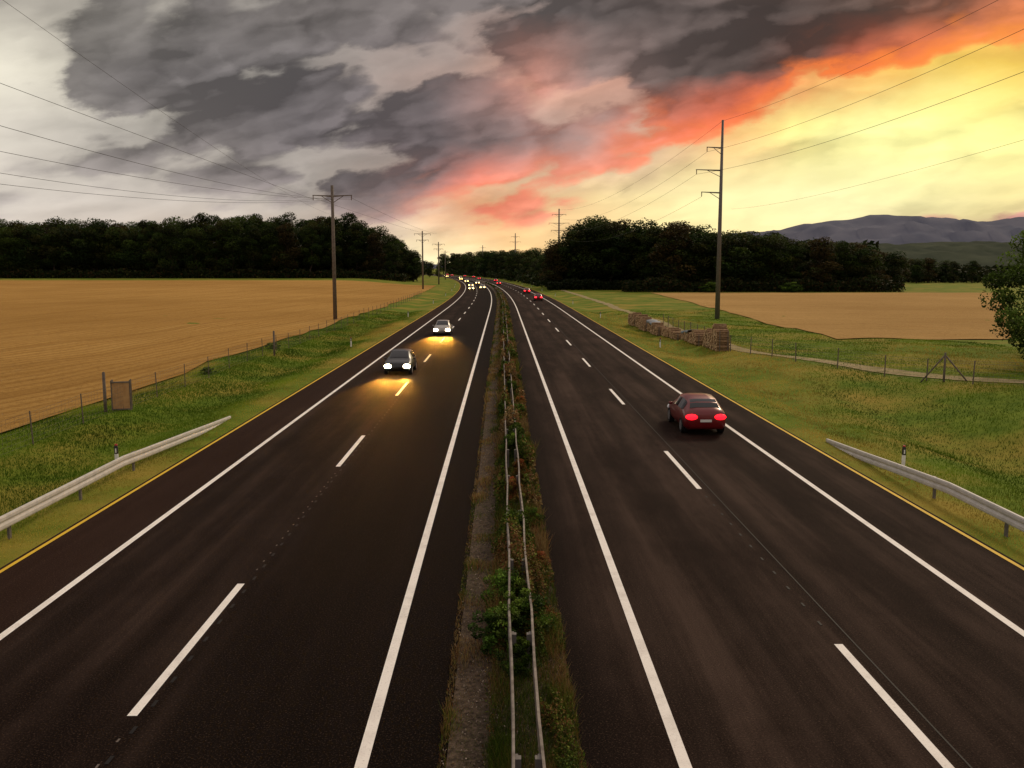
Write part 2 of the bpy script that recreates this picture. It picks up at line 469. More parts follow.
undergrowth('scrub along the motorway towards the bend',16000,(18,34),(330,1010),7,.8,dk,True)
undergrowth('distant scrub on the horizon',9000,(-125,-95),(1000,1100),14,1.2,dk)
undergrowth('distant scrub on the horizon',14000,(-62,260),(1080,1120),17,1.6,dk)
undergrowth('distant scrub beyond the pale field',16000,(150,340),(430,510),9,1.0,dk)

V,F,S=crown(9.6,3.6,.7,60,230,.11,[(.075,.125,.018),(.10,.16,.022),(.05,.085,.014)],77,.16,.34,1.0)
r=ob('tree',None,g(36.4,60)); ob('trunk',trunk_mesh('tree_trunk',9.5,.16,1.2,55),parent=r); ob('crown',mesh_np('tree_crown',V,F,M_leaf,S),parent=r)
tag(r,'loose young green tree beside the gravel track','tree')
dup(r,g(41.5,66),2.0,1.1)

def pat(x,y,s,seed):
    r=np.random.default_rng(seed); v=0
    for i in range(7):
        a=r.uniform(0,6.28);k=s*r.uniform(.5,2.2)
        v=v+np.sin((x*math.cos(a)+y*math.sin(a))*k+r.uniform(0,6.28))
    return v/3.5
def blades(name,label,n,q0,q1,Y0,Y1,h,w,colf,hf=None,pw=1.4,mask=None,zoff=0,base=.6):
    u=rng.uniform(size=n); e=1-pw
    Y=(Y0**e+u*(Y1**e-Y0**e))**(1/e)
    q=rng.uniform(q0,q1,n)
    if mask is not None:
        k=mask(q,Y); q=q[k];Y=Y[k]; n=len(q)
    X=q+cx(Y); Z=tz(q,Y)+zoff
    sc=np.clip(Y/18,.8,6)
    H=h*rng.uniform(.35,1.3,n)*(hf(q,Y) if hf is not None else 1)
    W=w*sc*rng.uniform(.7,1.3,n)
    a=rng.uniform(0,6.28,n); lean=rng.normal(0,.35,(n,2))*H[:,None]
    dx=np.cos(a)*W/2; dy=np.sin(a)*W/2
    V=np.empty((n,3,3)); 
    V[:,0]=np.stack([X-dx,Y-dy,Z-.02],-1); V[:,1]=np.stack([X+dx,Y+dy,Z-.02],-1)
    V[:,2]=np.stack([X+lean[:,0],Y+lean[:,1],Z+H],-1)
    c=colf(q,Y,n)
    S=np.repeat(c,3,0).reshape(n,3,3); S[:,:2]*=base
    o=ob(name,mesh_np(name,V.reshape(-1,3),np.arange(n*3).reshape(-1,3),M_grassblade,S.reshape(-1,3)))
    tag(o,label,'grass',kind='stuff')
def gc(q,Y,n):
    a=np.abs(q)
    p=np.clip(pat(q,Y*.35,.36,3)*.8+.28+pat(q,Y*.6,1.2,4)*.25+(q>0)*.42*np.exp(-((q-14.5)/3.2)**2)+(q>0)*.2*np.clip((q-12)/5,0,1),0,1)[:,None]
    edge=np.exp(-((a-12.2)/.9)**2)[:,None]
    dry=np.array([.54,.38,.08]); gr=np.array([.075,.155,.006]); gr2=np.array([.21,.29,.02])
    t=np.clip(rng.uniform(0,1,(n,1))*.25+.36+pat(q,Y*.5,.8,14)[:,None]*.6-.15*(q<0)[:,None],0,1)
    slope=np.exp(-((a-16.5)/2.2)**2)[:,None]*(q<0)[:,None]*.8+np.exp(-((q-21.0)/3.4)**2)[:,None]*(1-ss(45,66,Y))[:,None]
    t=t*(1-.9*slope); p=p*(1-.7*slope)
    c=gr*(1-t)+gr2*t
    f=np.clip((p-.40)*1.7,0,.9); f=np.clip(f+edge*.6,0,.9)
    # soft blend of dry and green, with only some single dry blades
    hard=(rng.uniform(size=(n,1))<f)
    f=.65*f+.35*hard
    c=(dry*f+c*(1-f))*rng.uniform(.8,1.15,(n,1))*np.clip(.95+.3*pat(q*1.1,Y*.6,.8,15)[:,None],.5,1.3)*(1-.38*slope)  # bank dips and random patches get shadow painted into the blade colour
    return c
def hf(q,Y):
    a=np.abs(q)
    return (.35+.65*ss(12,14.5,a))*(1+.3*np.clip(pat(q,Y,.8,9),-.8,1))
def offpath(q,Y):
    d=np.full(len(q),1e9)
    for (a,b),(c,e) in zip(pp[:-1],pp[1:]):
        vx,vy=c-a,e-b; t=np.clip(((q-a)*vx+(Y-b)*vy)/(vx*vx+vy*vy),0,1)
        d=np.minimum(d,np.hypot(q-a-t*vx,Y-b-t*vy))
    return ((d>.6)|(rng.uniform(size=len(q))<.3))&~((Y>86)&(q>rin(Y)-.2)&(q<rout(Y)))
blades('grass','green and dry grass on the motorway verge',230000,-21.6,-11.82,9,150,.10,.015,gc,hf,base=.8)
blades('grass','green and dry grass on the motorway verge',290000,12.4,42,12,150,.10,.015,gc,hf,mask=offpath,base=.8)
mpal=np.array([(.06,.10,.012),(.10,.15,.015),(.17,.20,.03),(.30,.19,.06),(.24,.10,.035),(.36,.25,.10)])
def mc(q,Y,n):
    p=np.clip(pat(q*2,Y,1.3,21)*.5+.56,0,.99)
    k=np.clip((p*6+rng.normal(0,1.4,n)),0,5.9).astype(int); return mpal[k]*rng.uniform(.4,1.3,(n,1))
def mh(q,Y): return .34+.9*np.clip(pat(q*3,Y,1.1,12),0,1.5)+.40*ss(20,60,Y)
blades('weeds','dry and green weeds along the median',90000,-.2,1.14,7,260,.38,.011,mc,mh,1.6,zoff=.03)
blades('weeds','dry weeds in the median gravel',60000,-.92,.2,7,260,.15,.011,mc,lambda q,Y:.15+1.4*np.clip(pat(q*2,Y,1.7,51)+.1,0,1.4),1.5,zoff=.03)
n=190000
u=rng.uniform(size=n); e=-.7; Y=(7**e+u*(280**e-7**e))**(1/e); q=rng.uniform(-.3,1.16,n)
hgt=np.clip(pat(q*1.5,Y*.9,1.6,31)*1.0+.12+pat(q*4,Y*1,4.0,32)*.3,0,1.2)*(.62+.44*ss(14,38,Y))
hgt=hgt*ss(-.3+0*q,.12,q)*(1-.6*ss(.65,1.1,q))+.015
k=rng.uniform(size=n)<np.clip(hgt*3.0,.04,1); q=q[k];Y=Y[k];hgt=hgt[k];n=len(q)
Zw=.03+hgt*rng.uniform(.1,1,n)**.7
V,F=quads(np.stack([q+cx(Y),Y,Zw],-1),1.0)
c_=V.reshape(n,4,3).mean(1,keepdims=True); V=(c_+(V.reshape(n,4,3)-c_)*(.026*np.clip(Y/16,.8,5))[:,None,None]).reshape(-1,3)
p=np.clip(pat(q*1.3,Y,.9,41)*.6+.50,0,.99); ki=np.clip(p*6+rng.normal(0,.9,n),0,5.9).astype(int)
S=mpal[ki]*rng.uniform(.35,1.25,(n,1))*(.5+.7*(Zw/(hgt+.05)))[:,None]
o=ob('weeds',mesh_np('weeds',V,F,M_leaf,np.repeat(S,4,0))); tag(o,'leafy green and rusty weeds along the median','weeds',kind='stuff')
n=6000; Y=(7**-.5+rng.uniform(size=n)*(70**-.5-7**-.5))**-2; q=rng.uniform(-.9,1.1,n)
V,F=quads(np.stack([q,Y,np.full(n,.045)],-1),.018)
o=ob('gravel',mesh_np('gravel',V,F,M_leaf,np.repeat(np.array([[.34,.27,.21]])*rng.uniform(.25,1.6,(n,1)),4,0))); tag(o,'loose pale stones in the median','gravel',kind='stuff')

bush=[]
for i in range(4):
    V,F,S=crown(1.0,.66,.02,34,110,.032,[(.05,.10,.010),(.075,.14,.015),(.11,.17,.02),(.035,.065,.010)] if i!=3 else [(.22,.12,.03),(.15,.15,.03),(.28,.08,.025)],300+i,.16,.36,1.0)
    bush.append(mesh_np('bush_leaves',V,F,M_leaf,S))
def add_bush(q,Y,h,w,k):
    o=ob('bush',bush[k],g(q,Y,.02),rotz=random.uniform(0,6.28),scale=(w,w*1.2,h))
    tag(o,('leafy green bush growing over the median guard rail' if k!=3 else 'reddish brown bush on the median strip'),'bush','bushes on the median strip')
for q,Y,h,w,k in((-.05,16.0,.8,.85,0),(.4,16.6,.85,.8,1),(.1,18.0,.8,.75,2),(.3,14.9,.6,.55,1),(.75,20.5,.4,.5,3),(.8,24,.5,.45,2),(.5,29,.8,.5,3),(.3,33,.9,.6,1),
               (.55,36,.8,.6,0),(.7,42,.7,.6,2),(.5,49,.9,.7,0),(.8,54,.7,.6,2),(.4,59,.9,.7,1),
               (.35,23,.7,.5,1),(.35,26.5,.75,.5,3),(.35,38.5,.8,.45,2),(.85,45,.6,.5,3)):
    add_bush(q,Y,h,w,k)
Y=63
while Y<420:
    add_bush(random.uniform(.2,.8),Y,random.uniform(.5,1.0),random.uniform(.5,.85),random.choice([0,1,2,2,3])); Y+=random.uniform(2.5,6)*(1+Y/180)
for q,Y,h,w in((-19.6,60,.5,.8),(-19.8,78,.6,1),(62,262,3,5),(85,262,3,5)):
    o=ob('bush',bush[random.randrange(3)],g(q,Y),rotz=random.uniform(0,6),scale=(w,w,h)); tag(o,'low green shrub in the grass verge','bush','shrubs on the verges')

# ------------------------------------------------------------------ guard rails
WP=[(.01,.40),(.035,.415),(.05,.45),(.05,.52),(.028,.565),(.022,.585),(.028,.605),(.05,.65),(.05,.72),(.035,.755),(.0,.76)]
def guard_rail(q,side,Y0,Y1,label,step=4,drop=0,name='guard_rail',mat=None,dep=1.0,low=0):
    mat=mat or M_steel
    b=MB(); rings=[]
    Ys=[Y0+i*2.0 for i in range(int((Y1-Y0)/2)+1)]
    for y in Ys:
        dz=-low
        if drop: dz-=max(0,(y-(Y1-drop))/drop)*.60
        jig=.012*math.sin(y*.9)+.008*math.sin(y*2.1)
        front=[(float(cx(y))+q+side*(x*dep+jig),y,z+dz+jig*.6) for x,z in WP]
        back=[(float(cx(y))+q+side*(x*dep-.02+jig),y,z+dz+jig*.6) for x,z in WP[::-1]]
        rings.append(front+back)
    b.loft(rings)
    root=ob(name,None); tag(root,label,'guard rail')
    ob('beam',b.mesh('guard_rail_beam',[mat]),parent=root)
    pb=MB(); pb.box((0,0,.28-low),(.06,.10,.82)); pb.box((side*.035,0,.6-low),(.05,.14,.2))
    pmesh=pb.mesh('guard_rail_post',[M_steeldark])
    y=Y0+1; k=0
    while y<Y1-(drop*.8 if drop else 0) and k<100:
        x,yy,z=g(q-side*.07,y); ob('post',pmesh,(x,yy,z+.02),parent=root); y+=step;k+=1
    return root
guard_rail(-12.75,1,-6,42,'galvanised steel guard rail on the grass verge',drop=12,low=.04)
guard_rail(13.2,-1,-6,36,'galvanised steel guard rail on the grass verge',drop=10,low=.04)
guard_rail(.14,-1,2,300,'dull guard rail overgrown by median weeds',step=4,mat=M_steelmed,dep=.5)
guard_rail(.52,1,2,300,'dull guard rail overgrown by median weeds',step=4,mat=M_steelmed,dep=.5)

b=MB()
rings=[]
for z in(0,.56,.80,.86):
    w=.055 if z<.85 else .045; d=.045 if z<.85 else .03
    rings.append([(-w,-d,z),(w,-d,z),(w,d*.5,z),(0,d*1.2,z),(-w,d*.5,z)])
b.loft(rings[:2],0)
me_post=b.mesh('marker_shaft',[M_white])
b=MB(); b.loft([[(x*1.04,y*1.04,z) for x,y,z in r] for r in ([(p[0],p[1],.56) for p in rings[0]],[(p[0],p[1],.80) for p in rings[0]],[(p[0]*.8,p[1]*.7,.86) for p in rings[0]])],0)
me_band=b.mesh('marker_band',[M_black])
b=MB(); b.box((0,-.05,.68),(.045,.012,.15)); me_ref=b.mesh('marker_reflector',[M_white])
b=MB(); b.loft([[(p[0]*.9,p[1]*.9,.862) for p in rings[0]],[(p[0]*.6,p[1]*.6,.91) for p in rings[0]]],0); me_cap=b.mesh('marker_cap',[M_red])
base=None
for q in(-13.6,14.3):
    for k in range(8):
        Y=31.5+50*k
        if base is None:
            base=ob('delineator_post',None); ob('shaft',me_post,parent=base); ob('band',me_band,parent=base); ob('reflector',me_ref,parent=base); ob('cap',me_cap,parent=base)
            tag(base,'white roadside marker post with black band','marker post','marker posts along the verges'); base.location=g(q,Y)
        else: dup(base,g(q,Y))

# ------------------------------------------------------------------ fences
def fence(pts,label,step=4,h=1.35,pr=.03):
    root=ob('fence',None); tag(root,label,'fence')
    P=[]
    for (a,b_),(c,d) in zip(pts[:-1],pts[1:]):
        L=math.hypot(c-a,d-b_); n=max(1,int(round(L/step)))
        for i in range(n): P.append((a+(c-a)*i/n,b_+(d-b_)*i/n))
    P.append(pts[-1]); P=P[:100]
    pb=MB(); pb.cyl((0,0,-.3),(0,0,h+.05),pr,pr*.9,6); pm_=pb.mesh('fence_post',[M_wood])
    G=[g(q,y) for q,y in P]
    for i,p in enumerate(G): ob('post',pm_,p,parent=root,rotz=0).rotation_euler=(random.uniform(-.04,.04),random.uniform(-.04,.04),0)
    wb=MB()
    for z in(.1,.3,.5,.72,.95,1.2,h):
        for p,q in zip(G[:-1],G[1:]):
            wb.cyl((p[0],p[1],p[2]+z),(q[0],q[1],q[2]+z),.006,.006,3,cap=False)
    for p,q in zip(G[:-1],G[1:]):
        L=math.hypot(q[0]-p[0],q[1]-p[1])
        if p[1]>110: continue
        m=int(L/.3)
        for i in range(m):
            t=i/m; x=p[0]+(q[0]-p[0])*t;y=p[1]+(q[1]-p[1])*t;z=p[2]+(q[2]-p[2])*t
            wb.cyl((x,y,z+.1),(x,y,z+h),.003,.003,3,cap=False)
    ob('wire_mesh',wb.mesh('wire_mesh',[M_steeldark]),parent=root)
    return root
fence([(-18.9,14),(-18.9,120),(-19.7,230)],'wire mesh fence along the stubble field',step=4.5)
fence([(20.0,112),(19.3,76),(21.6,66),(24.8,58),(29,49.5),(36,41),(50,30)],'wire mesh fence beside the gravel path',step=3.5,pr=.04)
b=MB(); b.cyl((0,0,-.3),(0,0,1.95),.085,.075,8); b.cyl((0,0,1.95),(0,0,2.0),.075,.03,8); mp_=b.mesh('stout_post',[M_wood],True)
for q,Y in((-19.5,44.2),(-18.2,72.3)):
    o=ob('fence_post',mp_,g(q,Y)); tag(o,'stout weathered wooden post in the fence line','post','stout fence posts')
b=MB(); b.cyl((0,0,-.3),(0,0,1.8),.07,.06,8); b.cyl((0.05,0,1.6),(1.35,-.5,-.1),.045,.045,6); b.cyl((-0.05,0,1.6),(-1.2,.5,-.1),.045,.045,6)
o=ob('braced_fence_post',b.mesh('braced_post',[M_wood],True),g(26.8,54.2)); tag(o,'wooden fence post held by two slanting braces','post')
root=ob('wooden_board_box',None,g(-19.0,44.9),rotz=.25); tag(root,'tan plywood panel box standing in rough grass','board box')
b=MB(); b.box((0,0,.72),(.8,.05,1.3)); b.box((0,.35,.72),(.8,.04,1.2)); ob('panel',b.mesh('board_panel',[M_ply]),parent=root)
b=MB()
for x in(-.43,.43):
    for y in(0,.36): b.box((x,y,.72),(.06,.09,1.6))
b.box((0,-.01,1.42),(.94,.10,.07)); b.box((0,-.01,.06),(.8,.10,.07)); ob('frame',b.mesh('board_frame',[M_wood]),parent=root)

# ------------------------------------------------------------------ firewood stacks
def wood_stack(seed,L,H0,H1,D=1.1):
    r=random.Random(seed); b=MB(); z=.10
    while z<max(H0,H1)+.3:
        y=-L/2+r.uniform(0,.12)
        while y<L/2:
            rad=r.uniform(.05,.10); off=r.uniform(-.08,.08)
            e=1-.35*(abs(y)/(L/2))**4
            top=(H0+(H1-H0)*(y/L+.5))*e+.18*math.sin(y*2.6+seed)+.09*math.sin(y*7+seed)
            if z<top: b.cyl((-D/2+off,y,z+r.uniform(-.02,.02)),(D/2+off,y,z+r.uniform(-.02,.02)),rad,rad*r.uniform(.85,1),7,0,True,1)
            y+=rad*1.95
        z+=.14
    return b.mesh('firewood_logs',[M_logside,M_logend])
hs=[(2.05,2.0),(1.6,1.2),(1.0,1.15),(.9,.6),(.6,.8),(.9,.7),(1.0,1.2),(.9,1.1),(1.4,1.2),(1.2,1.5),(1.6,1.3)]
Ls=[2.0,2.6,2.9,2.7,3.0,3.0,3.2,3.2,3.4,3.4,3.6]
gp=[.5,.8,.5,1.1,.6,.9,.6,1.0,.6,1.0,.6]
Y=76.2
for i in range(11):
    L=Ls[i]; Yc=Y+L/2; q=18.7-1.9*ss(76,100,Yc)*.8-.3*ss(100,120,Yc)+[0,.1,-.15,.1,0,.2,-.1,.1,-.1,.15,0][i]
    H0,H1=hs[i]
    root=ob('firewood_stack',None,g(q,Yc),rotz=.04); tag(root,'tall stack of cut firewood logs beside the verge' if H0>1.8 else 'low stack of cut firewood logs beside the verge','firewood stack','firewood stacks along the fence')
    ob('logs',wood_stack(i,L,H0,H1),parent=root)
    b=MB(); b.cyl((0,0,-.2),(0,0,max(H0,H1)*.85),.045,.04,6); sm=b.mesh('stack_stake',[M_wood])
    for s in(-1,1): ob('stake',sm,(s*.35,-L/2-.12,0),parent=root)
    if i in(3,7):
        b=MB(); rr=[]
        for k in range(7):
            y=-L/2+L*k/6; tp=H0+(H1-H0)*(k/6)+.26+.03*math.sin(k*2+i)
            rr.append([(-.66,y,tp-.22-.05*math.sin(k*1.7)),(-.6,y,tp-.02),(0,y,tp+.05),(.6,y,tp-.02),(.66,y,tp-.25),(.62,y,tp-.25),(.56,y,tp-.05),(0,y,tp+.02),(-.56,y,tp-.05),(-.62,y,tp-.22-.05*math.sin(k*1.7))])
        b.loft(rr); ob('cover',b.mesh('stack_cover',[M_tarp],True),parent=root)
    Y+=L+gp[i]

# ------------------------------------------------------------------ utility poles & cables
def pole(q,Y,top,r0,r1,arms,label,mat=M_wood,rotz=0):
    x,y,z=g(q,Y); root=ob('utility_pole',None,(x,y,z),rotz=rotz); tag(root,label,'utility pole')
    b=MB(); b.cyl((0,0,-.5),(0,0,top-z),r0,r1,10); ob('shaft',b.mesh('pole_shaft',[mat],True),parent=root)
    for az,xl,xr in arms:
        b=MB(); h=az-z
        if xl<0:
            b.cyl((0,0,h),(xl,0,h+.12),.11,.05,6)
            b.cyl((0,0,h-.9),(xl*.55,0,h+.02),.05,.04,5)
        if xr>0:
            b.cyl((0,0,h),(xr,0,h+.12),.11,.05,6)
            b.cyl((0,0,h-.9),(xr*.55,0,h+.02),.05,.04,5)
        ob('cross_arm',b.mesh('pole_cross_arm',[mat]),parent=root)
        for xe in (xl,xr):
            if xe==0: continue
            b=MB(); 
            for k in range(5): b.cyl((xe*.97,0,h+.05-k*.11),(xe*.97,0,h-.02-k*.11),.08,.055,7)
            b.cyl((xe*.97,0,h+.1),(xe*.97,0,h-.55),.03,.03,5)
            ob('insulator',b.mesh('insulator_string',[M_ceram]),parent=root)
    return root
pole(-22.4,122,17.8,.28,.18,[(16.4,-2.6,2.6)],'tall wooden utility pole with a single cross arm')
pole(30.0,126,26.9,.36,.16,[(23.2,-2.1,0),(20.2,-3.5,0),(17.2,-2.7,0)],'very tall steel utility pole with three one-sided arms',M_steeldark)
pole(20.0-float(cx(321)),321,27.5,.42,.24,[(25.5,-2.5,2.5),(22.5,-3.6,3.6),(20,-2.8,2.8)],'tall utility pole with paired arms near the wood',M_steeldark)
pole(7.8-float(cx(532)),532,27,.42,.26,[(25,-2.5,2.5),(22,-3.2,3.2)],'distant tall utility pole beside the motorway',M_steeldark)
pole(-17-float(cx(810)),810,27,.45,.3,[(25,-2.5,2.5),(22,-3.2,3.2)],'distant tall utility pole beside the motorway',M_steeldark)
for X,Y,t_ in((-26,300,19),(-27,390,18),(-36,580,18)):
    pole(X-float(cx(Y)),Y,t_,.3,.2,[(t_-1,-2.7,2.7),(t_-3,-2.0,2.0)],'distant utility pole behind the verge',M_wood)
def cable(A,Mid,B,r=.022,label='dark overhead power cable'):
    A=np.array(A,float);Mi=np.array(Mid,float);B=np.array(B,float)
    N=40; ys=np.linspace(A[1],B[1],N); b=MB()
    y0,y1,y2=A[1],Mi[1],B[1]
    def q(y,k):
        return (A[k]*(y-y1)*(y-y2)/((y0-y1)*(y0-y2))+Mi[k]*(y-y0)*(y-y2)/((y1-y0)*(y1-y2))+B[k]*(y-y0)*(y-y1)/((y2-y0)*(y2-y1)))
    rings=[]
    for y in ys:
        x,z=q(y,0),q(y,2)
        rings.append([(x+r*math.cos(t),y,z+r*math.sin(t)) for t in(0,2.09,4.19)])
    b.loft(rings,cap=False)
    o=ob('power_cable',b.mesh('power_cable',[M_cable])); tag(o,label,'power cable','overhead power cables'); return o
LP=-22.4
for ax,mx,my,mz,bx in((-2.5,-24.6,43,16.0,-26),(0,-24.0,43,13.75,-24.5),(2.5,-27.5,49,13.3,-31),(-2.5,-29.5,53,12.5,-34),(0.,-31,56,12.1,-38)):
    cable((LP+ax,122,16.0),(mx,my,mz),(bx,-35,17),.015)
cable((-24.6,300,18),(-23.6,200,16.4),(LP-2.5,122,16.2),.02); cable((-21.4,300,18),(-20.4,200,16.4),(LP+2.5,122,16.2),.02)
cable((-70,420,30),(-38,70,27.5),(-32,-30,34),.018)
RP=30.0
cable((RP,126,26.8),(31,60,23.6),(31.5,-35,27),.018)
cable((RP-2.0,126,22.7),(30.2,51,20.7),(31,-35,26),.018)
cable((RP-3.4,126,19.7),(29.5,50,18.0),(30,-35,23),.018)
cable((RP+10,160,17.2),(33.5,57,15.2),(34,-35,20),.012)
for dx,z0,z1 in((0,26.8,27.2),(-2.0,22.7,24.9),(-3.4,19.7,21.9),(-2.6,16.7,19.4)):
    cable((20+dx*.8,321,z1),(25+dx,223,min(z0,z1)-3.2),(RP+dx,126,z0),.02)

# ------------------------------------------------------------------ cars
def car_paint(name,c):
    m,t,b=newmat(name,.35,.5,.2)
    tc=t.node('ShaderNodeTexCoord'); n=t.noise(tc.outputs['Object'],3,3,.5)
    t.put(b.inputs['Base Color'],t.mix(t.mr(n.outputs[0],.3,.7),c+(1,),tuple(v*.8 for v in c)+(1,)))
    b.inputs['Coat Weight'].default_value=.4; return m
M_glass=noisy('car_glass',(.012,.013,.015),(.02,.02,.022),2,.08,.6)
M_tyre=noisy('tyre_rubber',(.012,.012,.012),(.02,.02,.02),8,.8,.2)
M_rim=noisy('wheel_rim',(.4,.4,.4),(.5,.5,.5),8,.35,.5,.8)
M_head=emis('headlight_lit',(1,.86,.55),45)
M_headfar=emis('headlight_lit_far',(1,.66,.20),14)
M_headoff=emis('headlight_unlit',(.7,.7,.7),0.1)
M_tailon=emis('tail_light_lit',(1,.006,.014),3.6)
M_tailfar=emis('tail_light_lit_far',(1,.02,.03),5)
M_tailoff=emis('tail_light_unlit',(.25,.01,.01),.05)
M_plate=noisy('number_plate',(.6,.6,.55),(.7,.7,.66),3,.5,.3)
ST=[(-2.15,.38,.74,.78,.84,.62),(-2.10,.26,.83,.88,.97,.68),(-1.85,.22,.87,.93,1.05,.70),(-1.55,.22,.89,.95,1.30,.60),(-1.2,.22,.90,.95,1.43,.58),(-.4,.22,.90,.94,1.48,.59),(.25,.22,.90,.93,1.44,.58),
    (.75,.22,.90,.92,1.18,.63),(1.05,.22,.89,.90,.98,.70),(1.6,.23,.87,.84,.88,.70),(2.0,.26,.82,.74,.79,.66),(2.15,.34,.72,.60,.66,.56)]
def car_body_mesh(mat):
    rings=[]
    for y,zb,w,zs,zt,wt in ST:
        h=[(w*.85,zb),(w*.99,zb+.14),(w,(zb+zs)/2+.03),(w*.97,zs),(wt,zt),(wt*.5,zt+.035)]
        rings.append([(x,y,z) for x,z in h]+[(-x,y,z) for x,z in h[::-1]])
    b=MB(); b.loft(rings)
    for s in(-1,1): b.box((s*.98,.62,.98),(.16,.10,.11))
    return b.mesh('car_body',[mat],True)
def surf(y,t,s):
    ys=[k[0] for k in ST]; f=lambda i:np.interp(y,ys,[k[i] for k in ST])
    w,zs,zt,wt=f(2),f(3),f(4),f(5)
    return (s*(w*.97+(wt-w*.97)*t+.012),y,zs+(zt-zs)*t)
def win_side():
    b=MB()
    for s in(-1,1):
        for a,c in((-1.40,-.42),(-.34,.70)):
            N=4; lo=[];hi=[]
            for i in range(N+1):
                y=a+(c-a)*i/N
                lo.append(surf(y,.10,s)); hi.append(surf(y,.82,s))
            n=len(b.v); b.v+=lo+hi
            for i in range(N): b.f.append([n+i,n+i+1,n+N+2+i,n+N+1+i]); b.m.append(0)
    return b.mesh('car_side_windows',[M_glass],True)
def win_end(ya,yb,lift=.05):
    b=MB(); n=0
    ys=[k[0] for k in ST]; f=lambda i,y:float(np.interp(y,ys,[k[i] for k in ST]))
    N=3
    for i in range(N+1):
        y=ya+(yb-ya)*i/N
        for x in(-.93,-.5,.5,.93):
            b.v.append((f(5,y)*x,y,f(4,y)+.012+(.036 if abs(x)<.6 else .006)))
    for i in range(N):
        for j in range(3): b.f.append([i*4+j,i*4+j+1,i*4+j+5,i*4+j+4]); b.m.append(0)
    return b.mesh('car_windscreen',[M_glass],True)
MS=win_side(); MF=win_end(.30,.98); MR=win_end(-1.80,-1.30)
b=MB(); b.cyl((-.11,0,0),(.11,0,0),.32,.32,18); me_ty=b.mesh('car_tyre',[M_tyre],False)
b=MB(); b.cyl((-.115,0,0),(.115,0,0),.21,.21,12); me_rim=b.mesh('car_rim',[M_rim],False)
def lamp(mat,w,h,d):
    b=MB(); rings=[]
    for y,s in((-d/2,.55),(-d/4,.95),(d/4,1),(d/2,.7)):
        rings.append([(math.cos(t)*w/2*s,y,math.sin(t)*h/2*s) for t in[2*math.pi*i/12 for i in range(12)]])
    b.loft(rings); return b.mesh('car_lamp',[mat],True)
b=MB(); b.box((0,-2.155,.62),(.48,.02,.11)); me_plate=b.mesh('car_plate',[M_plate])
def build_car(q,Y,paintm,label,oncoming,far=False,grp='cars on the motorway',rot=0,sc=1):
    root=ob('car',None,(q+float(cx(Y)),Y,.012),rotz=(math.pi if oncoming else 0)+rot+math.atan(2*1.1e-4*max(0,Y-150))); tag(root,label,'car',grp)
    if sc!=1: root.scale=(sc,sc,sc)
    body=ob('body',car_body_mesh(paintm),parent=root)
    ob('windscreen',MF,parent=root); ob('rear_window',MR,parent=root); ob('side_window',MS,parent=root)
    for x in(-.80,.80):
        for y in(-1.35,1.38):
            w=ob('wheel',None,(x,y,.32),parent=root); ob('tyre',me_ty,parent=w); ob('rim',me_rim,parent=w)
    hm=(M_headfar if far else M_head) if oncoming else M_headoff
    tm=M_tailoff if oncoming else (M_tailfar if far else M_tailon)
    hl=lamp(hm,.52,.30,.18); tl=lamp(tm,.52,.26,.16)
    for s in(-1,1):
        ob('headlight',hl,(s*.60,2.08,.60),parent=root); ob('tail_light',tl,(s*.60,-2.12,.78),parent=root)
    if not far: ob('number_plate',me_plate,parent=root)
    return root
P_red=car_paint('dark_red_paint',(.16,.006,.008)); P_sil=car_paint('silver_paint',(.45,.43,.39)); P_dk=car_paint('dark_paint',(.010,.009,.009)); P_wh=car_paint('silver_grey_paint',(.38,.35,.31))
build_car(8.55,39.5,P_red,'dark red hatchback with lit red tail lights',False)
build_car(-6.85,61,P_dk,'dark car with lit headlights on the asphalt',True)
build_car(-6.25,96,P_wh,'pale grey car with lit headlights near the lane line',True)
ff=[(-7.6,290,P_sil),(-3.9,305,P_sil),(-7.6,345,P_dk),(-3.9,400,P_wh),(-7.6,450,P_sil),(-7.6,540,P_dk),(-3.9,620,P_sil),(-7.6,720,P_sil),(-3.9,790,P_dk)]
for q,Y,p in ff: build_car(q,Y,p,'distant car with bright headlights on the motorway',True,True)
for q,Y,p in((8.0,196,P_red),(8.0,252,P_red),(4.4,380,P_dk),(8,470,P_red),(4.4,560,P_red),(8,660,P_red),(8,740,P_dk),(4.4,820,P_red),(8,900,P_red)):
    build_car(q,Y,p,'distant dark red car with lit tail lights',False,True)
def beam(q,Y,power,size=30,dn=-.20):
    for s in(-.6,.6):
        l=bpy.data.lights.new('headlight_beam','SPOT'); l.energy=power; l.color=(1,.42,.05); l.spot_size=R(size); l.spot_blend=1; l.shadow_soft_size=.1
        o=bpy.data.objects.new('headlight_beam',l); col.objects.link(o); o.location=(q+s,Y-2.3,.62)
        d=Vector((0,-1,dn)); o.rotation_euler=d.to_track_quat('-Z','Y').to_euler()
beam(-6.85,61,7000); beam(-6.25,96,17000)

